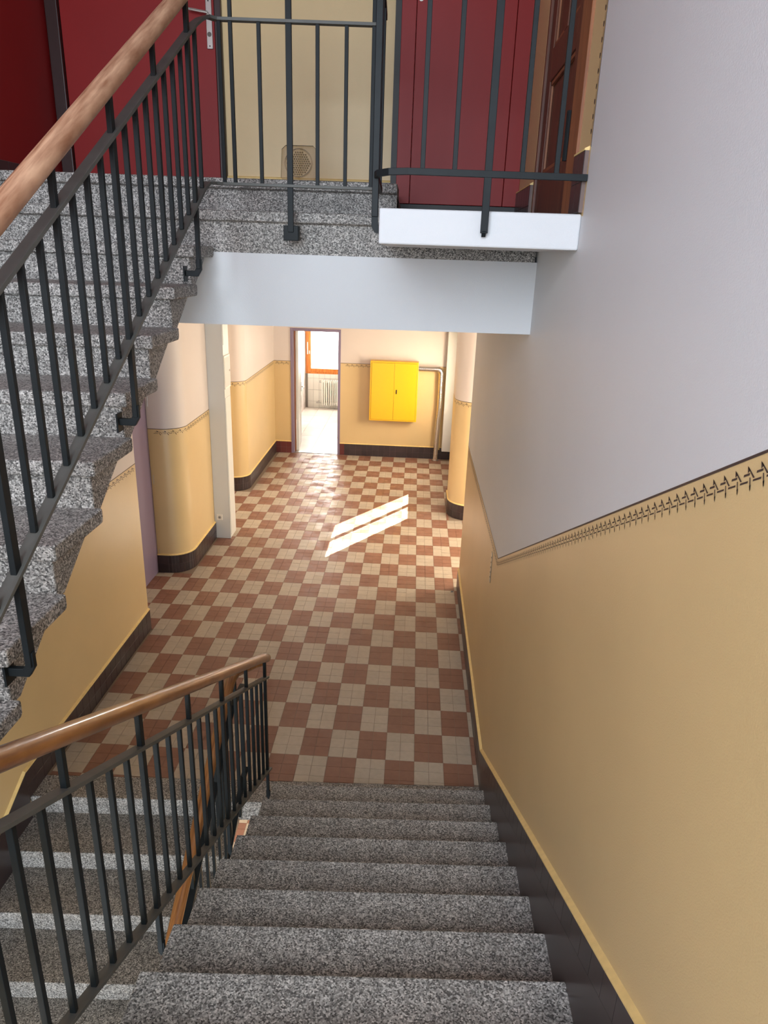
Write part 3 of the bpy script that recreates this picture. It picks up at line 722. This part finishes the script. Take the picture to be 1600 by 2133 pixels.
# ------------------------------------------------------------------ stair flights
def step_mesh(name, x0, x1, g, h, side=None, back=False):
    """nosing at y=0 looking to -y, tread runs to +g; origin at nosing top. side: 'R' overhang on +x side"""
    m = MB(); ov = .026; th = .050
    m.prism([(0, 0), (0, -th), (g + .022, -th), (g + .031, -th + .012), (g + .031, 0)], 0, x0, x1, GRA, SH, 0)
    b0, b1 = x0, x1
    if side == 'R': b1 -= ov
    if side == 'L': b0 += ov
    m.prism([(ov, -th + .002), (ov, -h - .022), (.075, -h - .022), (.255, -th - .012), (.255, -th + .002)], 0, b0, b1, GRA, SH, 0)
    return m.mesh(name, .007, seg=3)
def flight(name, label, ym, x0, x1, mirror, levels, g, h, side):
    root = empty(name, (0, 0, 0)); tag(root, label, 'staircase')
    me = step_mesh('step', x0, x1, g, h, side)
    if mirror:
        for v in me.vertices: v.co.y = 2 * SH * v.co.x - v.co.y
        me.flip_normals()
    for (y, z) in levels:
        o = link('step', me, root); o.location = (0, y, z)
    return root
g1, h1 = .288, .148
flight('stair_flight', 'grey granite flight descending to the hall beside the right wall', None, -.889, WR - .002, True, [(-.43 - k * g1, (k + 1) * h1) for k in range(10)], g1, h1, 'L')
g2, h2 = .295, .163
flight('stair_flight', 'grey granite flight rising to the upper landing on the left', None, WL, -1.12, False, [(-.454 - (j - 1) * g2 + SH * 1.12, U0 - j * h2) for j in range(2, 13)], g2, h2, 'R')
g3, h3 = .295, .148
flight('stair_flight', 'grey granite flight descending towards the cellar at lower left', None, WL, -1.12, False, [(-.43 - k * g3, -k * h3) for k in range(1, 11)], g3, h3, 'R')
ld = MB(); ld.box(WL, WR, -5.85, -3.36, 1.45, 1.628, LINO); struct('floor_landing', ld, 'granite half landing between the flights', 'floor')
ld = MB(); ld.box(WL, WR, -5.85, -3.55, -1.8, -1.628, LINO); struct('floor_landing_lower', ld, 'lower half landing on the way to the cellar', 'floor')
# cellar floor
cf = MB(); cf.box(WL, WR, -3.6, 4.5, -3.5, -3.27, GROUT); cfl = struct('floor_cellar', cf, 'tiled cellar floor glimpsed through the stair gap', 'floor')
tmc = {True: tm[True], False: tm[False]}
for i in range(-24, -12):
    for j in range(18, 34):
        o = link('floor_tile', tmc[((i // 1) + (j // 3)) % 2 == 0], cfl); o.location = (i * .1 + .05, j * .1 + .05, -3.262); o.scale = (.0975, .0975, 1)
cw = MB(); cw.box(WL, WR, 4.5, 4.7, -3.5, -.17, YEL); struct('wall_cellar', cw, 'yellow cellar wall under the hall', 'wall')
hs = MB(); hs.box(-3.3, .9, .3, 4.6, -.30, -.165, WHT); struct('ceiling_cellar', hs, 'cellar ceiling under the hall floor', 'ceiling')
cl_ = empty('added_cellar_lamp', (-1.9, 1.9, -.30)); tag(cl_, 'unseen round lamp added under the hall floor to light the cellar tiles', 'lamp')
f = MB(); f.tube([(0, 0, 0), (0, 0, -.04)], .1, PLAST, 20, up=(0, 1, 0)); f.build('housing', cl_)
lp = lamp('added_cellar_light', 'POINT', (-1.9, 1.9, -.5), None, 110, (1.0, .8, .55)); lp.data.shadow_soft_size = .1  # unseen lamp, added so that light reaches the cellar floor

# ------------------------------------------------------------------ railings
BARP = [(-.017, -.012), (.017, -.012), (.017, 0), (-.017, 0)]
def hook(parent, x, y, z, s, m=IRON):
    """bracket foot bending towards the step side; s = +1 steps on the -x side"""
    b = MB(); b.sweep([(x, y, z + .06), (x, y, z + .02), (x - s * .012, y, z), (x - s * .06, y, z)], [(-.012, -.008), (.012, -.008), (.012, .008), (-.012, .008)], m, up=(0, 1, 0)); b.build('bracket', parent, .002)
    b = MB(); b.box(x - s * .062 - .003, x - s * .062 + .003, y - .022, y + .022, z - .035, z + .03, m); b.build('foot_plate', parent)
def handrail(name, parent, path, m, r=.027):
    b = MB(); n = 14
    prof = [(r * 1.05 * math.cos(2 * math.pi * k / n), r * .98 * math.sin(2 * math.pi * k / n)) for k in range(n)]
    b.sweep(path, prof, m); return b.build(name, parent, 0, True)
# --- right flight railing
R1 = empty('stair_railing', (-.92, -.47, 0)); tag(R1, 'dark iron stair railing with varnished handrail beside the lower right flight', 'railing')
rx = -.92
def rb(y): return .262 + .509 * (-.474 - y)
def rt(y): return .918 + .510 * (-.45 - y)
def rh(y): return 1.10 + .5165 * (-.548 - y)
def local(mb, root):
    for i in range(len(mb.v)): mb.v[i] = tuple(Vector(mb.v[i]) - Vector(root.location))
    return mb
b = MB(); b.sweep([(rx, -.415, rb(-.415)), (rx, -3.6, rb(-3.6))], BARP, IRONB); local(b, R1).build('bottom_bar', R1, .001)
b = MB(); b.sweep([(rx, -.425, rt(-.425)), (rx, -3.6, rt(-3.6))], BARP, IRONB); local(b, R1).build('top_bar', R1, .001)
handrail('handrail', R1, [tuple(Vector(p) - R1.location) for p in [(rx - .03, -.395, 1.005), (rx, -.43, 1.032), (rx, -.52, rh(-.52)), (rx, -3.6, rh(-3.6))]], WOODB)
for k in range(28):
    y = -.474 - .1106 * k; post = k % 4 == 0; foot = k % 8 == 0
    b = MB()
    wd = .026 if foot else (.018 if post else .0155)
    top = rh(y) - .018 if post else rt(y) - .006
    bot = rb(y) - (.0 if not foot else .20)
    b.box(rx - .008, rx + .008, y - wd / 2, y + wd / 2, bot, top, IRON)
    p = local(b, R1).build('post' if post else 'baluster', R1, .0015)
    if foot: hook(p, 0, y - R1.location.y, bot - .02, -1)
# --- lower-left flight railing
R2 = empty('stair_railing', (-1.06, -.50, 0)); tag(R2, 'iron railing and wooden handrail going down to the cellar behind the balusters', 'railing')
lx = -1.06
def lb(y): return .20 + .50 * (y + .62)
def lh(y): return .955 + .535 * (y + .92)
def lt(y): return lh(y) - .19
b = MB(); b.sweep([(lx, -.45, .255), (lx, -.56, .235), (lx, -.66, lb(-.66)), (lx, -3.5, lb(-3.5))], BARP, IRON); local(b, R2).build('bottom_bar', R2, .001)
b = MB(); b.sweep([(lx, -.45, .86), (lx, -.70, lt(-.70)), (lx, -3.5, lt(-3.5))], BARP, IRON); local(b, R2).build('top_bar', R2, .001)
handrail('handrail', R2, [tuple(Vector(p) - R2.location) for p in [(-.955, -.40, .985), (-.985, -.42, .985), (-1.035, -.50, .995), (lx, -.60, 1.03), (lx, -.70, 1.05), (lx, -.79, 1.02), (lx, -.92, lh(-.92)), (lx, -3.4, lh(-3.4))]], WOODB)
for k in range(26):
    y = -.52 - .1106 * k; post = k % 4 == 1
    top = min(lh(y), 1.02) - .015 if post else min(lt(y), .86) - .006; bot = (lb(y) if y < -.6 else .23) - (.16 if k % 8 == 1 else 0)
    b = MB(); wd = .026 if k % 8 == 1 else .0155
    b.box(lx - .008, lx + .008, y - wd / 2, y + wd / 2, bot, top, IRON); local(b, R2).build('post' if post else 'baluster', R2, .0015)
# --- upper-left flight railing and landing return
R3 = empty('stair_railing', (-1.08, -.53, 3.4)); tag(R3, 'dark iron railing with worn handrail on the rising left flight and landing edge', 'railing')
ux = -1.08
def ub_(y): return 3.553 + .5625 * (y + .673)
def ut(y): return 4.132 + .5625 * (y + .731)
def uh(y): return 4.099 + .5725 * (y + 1.028)
LY, LZB, LZT = -.545, 3.572, 4.205
xe = -.335
BARV = [(-.009, -.011), (.009, -.011), (.009, .011), (-.009, .011)]
b = MB(); b.sweep([(ux, -3.6, ub_(-3.6)), (ux, -.70, ub_(-.70)), (ux + .004, -.63, 3.567), (ux + .02, -.575, LZB), (ux + .05, LY, LZB), (xe, LY + .03, LZB)], BARP, IRONB); local(b, R3).build('bottom_bar', R3, .001)
b = MB(); b.sweep([(ux, -3.6, ut(-3.6)), (ux, -.71, ut(-.71)), (ux + .004, -.64, 4.178), (ux + .02, -.58, LZT), (ux + .05, LY, LZT), (xe, LY + .03, LZT)], BARP, IRONB); local(b, R3).build('top_bar', R3, .001)
hp = [(ux, -3.6, uh(-3.6)), (ux, -.80, uh(-.80)), (ux + .01, -.68, 4.29), (ux + .05, -.57, 4.37), (ux + .15, LY, 4.395), (xe, LY + .03, 4.395)]
handrail('handrail', R3, [tuple(Vector(p) - R3.location) for p in hp], WOODA, .03)
for k in range(27):
    y = -.708 - .1046 * k; post = k % 4 == 1; foot = k % 8 == 1
    wd = .028 if foot else (.019 if post else .0155)
    top = uh(y) - .02 if post else ut(y) - .006; bot = ub_(y) - (.27 if foot else 0)
    b = MB(); b.box(ux - .008, ux + .008, y - wd / 2, y + wd / 2, bot, top, IRON)
    p = local(b, R3).build('post' if post else 'baluster', R3, .0015)
    if foot: hook(p, ux - R3.location.x, y - R3.location.y, bot - .02 - R3.location.z, 1)
    elif not post:
        b = MB(); b.tube([(ux + .0085, y - .0 , bot + .022), (ux + .0095, y, bot + .022)], .004, HOLE, 8); local(b, R3).build('rivet', p)
for k, x in enumerate((-1.02, -.972, -.852, -.725, -.602, -.478, -.362)):
    post = k == 3; yy = LY + .03 * (x + 1.03) / .7
    wd = .026 if post else .016
    top = LZT - .006 if not post else 4.38
    if k in (1, 6): top = 4.38
    b = MB(); b.box(x - wd / 2, x + wd / 2, yy - .008, yy + .008, LZB - (.20 if post else .006), top, IRON)
    p = local(b, R3).build('post' if post else 'baluster', R3, .0015)
    if post:
        b = MB(); b.box(x - .035, x + .035, yy + .0, yy + .05, 3.335, 3.40, IRON); local(b, R3).build('foot_plate', p, .003)
b = MB(); b.box(xe - .015, xe + .020, LY + .015, LY + .05, 3.55, 4.42, IRON); local(b, R3).build('end_post', R3, .002)
# --- platform railing
R4 = empty('platform_railing', (.1, -1.28, 3.45)); tag(R4, 'short dark iron railing in front of the white platform', 'railing')
py = -1.285
b = MB(); b.sweep([(WR - .002, py, 3.562), (-.18, py, 3.566), (-.245, py + .01, 3.564), (-.285, py + .05, 3.562), (-.30, py + .12, 3.560), (-.315, LY + .0, 3.560)], BARV[::1], IRON); local(b, R4).build('bottom_bar', R4, .001)
b = MB(); b.sweep([(WR - .002, py, 4.22), (-.18, py, 4.22), (-.245, py + .01, 4.22), (-.285, py + .05, 4.22), (-.30, py + .12, 4.22), (-.315, LY, 4.22)], BARV, IRON); local(b, R4).build('top_bar', R4, .001)
handrail('handrail', R4, [tuple(Vector(p) - R4.location) for p in [(WR - .002, py, 4.42), (-.20, py, 4.42), (-.285, py + .06, 4.42), (-.315, LY, 4.42)]], WOODA, .028)
for x, post in ((-.13, 0), (-.018, 0), (.10, 1), (.217, 0), (.335, 0)):
    wd = .026 if post else .0165
    b = MB(); b.box(x - wd / 2, x + wd / 2, py - .008, py + .008, 3.372 if post else 3.557, 4.40 if post else 4.22, IRON)
    p = local(b, R4).build('post' if post else 'baluster', R4, .0015)
    if post:
        b = MB(); b.sweep([(x, py, 3.385), (x, py + .01, 3.372), (x, py + .024, 3.372)], [(-.012, -.007), (.012, -.007), (.012, .007), (-.012, .007)], IRON, up=(1, 0, 0)); local(b, R4).build('bracket', p)
for y in (-1.0, -.85, -.70):
    b = MB(); b.box(-.318, -.302, y - .008, y + .008, 3.55, 4.22, IRON); local(b, R4).build('baluster', R4, .0015)
b = MB(); b.box(-.312, -.288, -1.185, -1.155, 3.42, 4.40, IRON); p = local(b, R4).build('post', R4, .002)
b = MB(); b.sweep([(-.30, -1.17, 3.43), (-.30, -1.17, 3.39), (-.292, -1.17, 3.376), (-.277, -1.17, 3.374)], [(-.012, -.008), (.012, -.008), (.012, .008), (-.012, .008)], IRON, up=(0, 1, 0)); local(b, R4).build('bracket', p)

# ------------------------------------------------------------------ small things
gd = empty('glass_dish', (-.765, -.06, U0)); tag(gd, 'clear square glass dish with studded centre leaning behind the landing railing', 'glass dish')
b = MB(); s = .09; c = .02
oct_ = [(-s + c, 0), (s - c, 0), (s, c), (s, 2 * s - c), (s - c, 2 * s), (-s + c, 2 * s), (-s, 2 * s - c), (-s, c)]
b.prism(oct_, 1, 0, .008, GLASS); rim = b.build('plate', gd, .0015)
b = MB(); n = 28
for (r0, r1, ya, yb_) in ((.066, .072, -.007, 0),):
    vs_ = []
    for k in range(n):
        a = 2 * math.pi * k / n
        vs_ += [(r0 * math.cos(a), ya, .09 + r0 * math.sin(a)), (r1 * math.cos(a), ya, .09 + r1 * math.sin(a)), (r1 * math.cos(a), yb_, .09 + r1 * math.sin(a)), (r0 * math.cos(a), yb_, .09 + r0 * math.sin(a))]
    fs = []
    for k in range(n):
        k2 = (k + 1) % n
        for j in range(4): fs.append((4 * k + j, 4 * k2 + j, 4 * k2 + (j + 1) % 4, 4 * k + (j + 1) % 4))
    b.add(vs_, fs, GLASS)
b.build('ring', gd)
bm = bmesh.new()
for i in range(-5, 6):
    for j in range(-5, 6):
        x, z = i * .0115 + (.0057 if j % 2 else 0), j * .0108
        if x * x + z * z < .058 ** 2:
            bmesh.ops.create_icosphere(bm, subdivisions=1, radius=.0048, matrix=Matrix.Translation((x, -.001, .09 + z)))
me = bpy.data.meshes.new('studs'); bm.to_mesh(me); bm.free(); me.materials.append(GLASS)
for p in me.polygons: p.use_smooth = True
o = link('studs', me, gd); o['kind'] = 'stuff'
gd.rotation_euler = (math.radians(-15), 0, 0)
# perforated metal plate on the right wall
mp_ = empty('metal_plate', (WR, .29, 1.365)); tag(mp_, 'narrow perforated metal plate on the yellow right wall', 'plate')
b = MB(); b.box(-.004, 0, -.022, .022, -.105, .105, STEEL); b.build('plate', mp_, .001)
for k in range(5):
    b = MB(); b.tube([(-.0052, 0, -.07 + k * .035), (-.004, 0, -.07 + k * .035)], .006, HOLE, 8); b.build('hole', mp_)
db = MB(); db.add([(0, 0, 0), (.03, .005, 0), (.035, .03, 0), (.01, .035, 0), (.012, .015, .018)], [(0, 1, 2, 3)[::-1], (0, 1, 4), (1, 2, 4), (2, 3, 4), (3, 0, 4)], DUST)
o = tag(db.build('plaster_crumb'), 'small grey crumb of plaster on floor by the right wall', 'debris'); o.location = (.36, 2.66, 0)
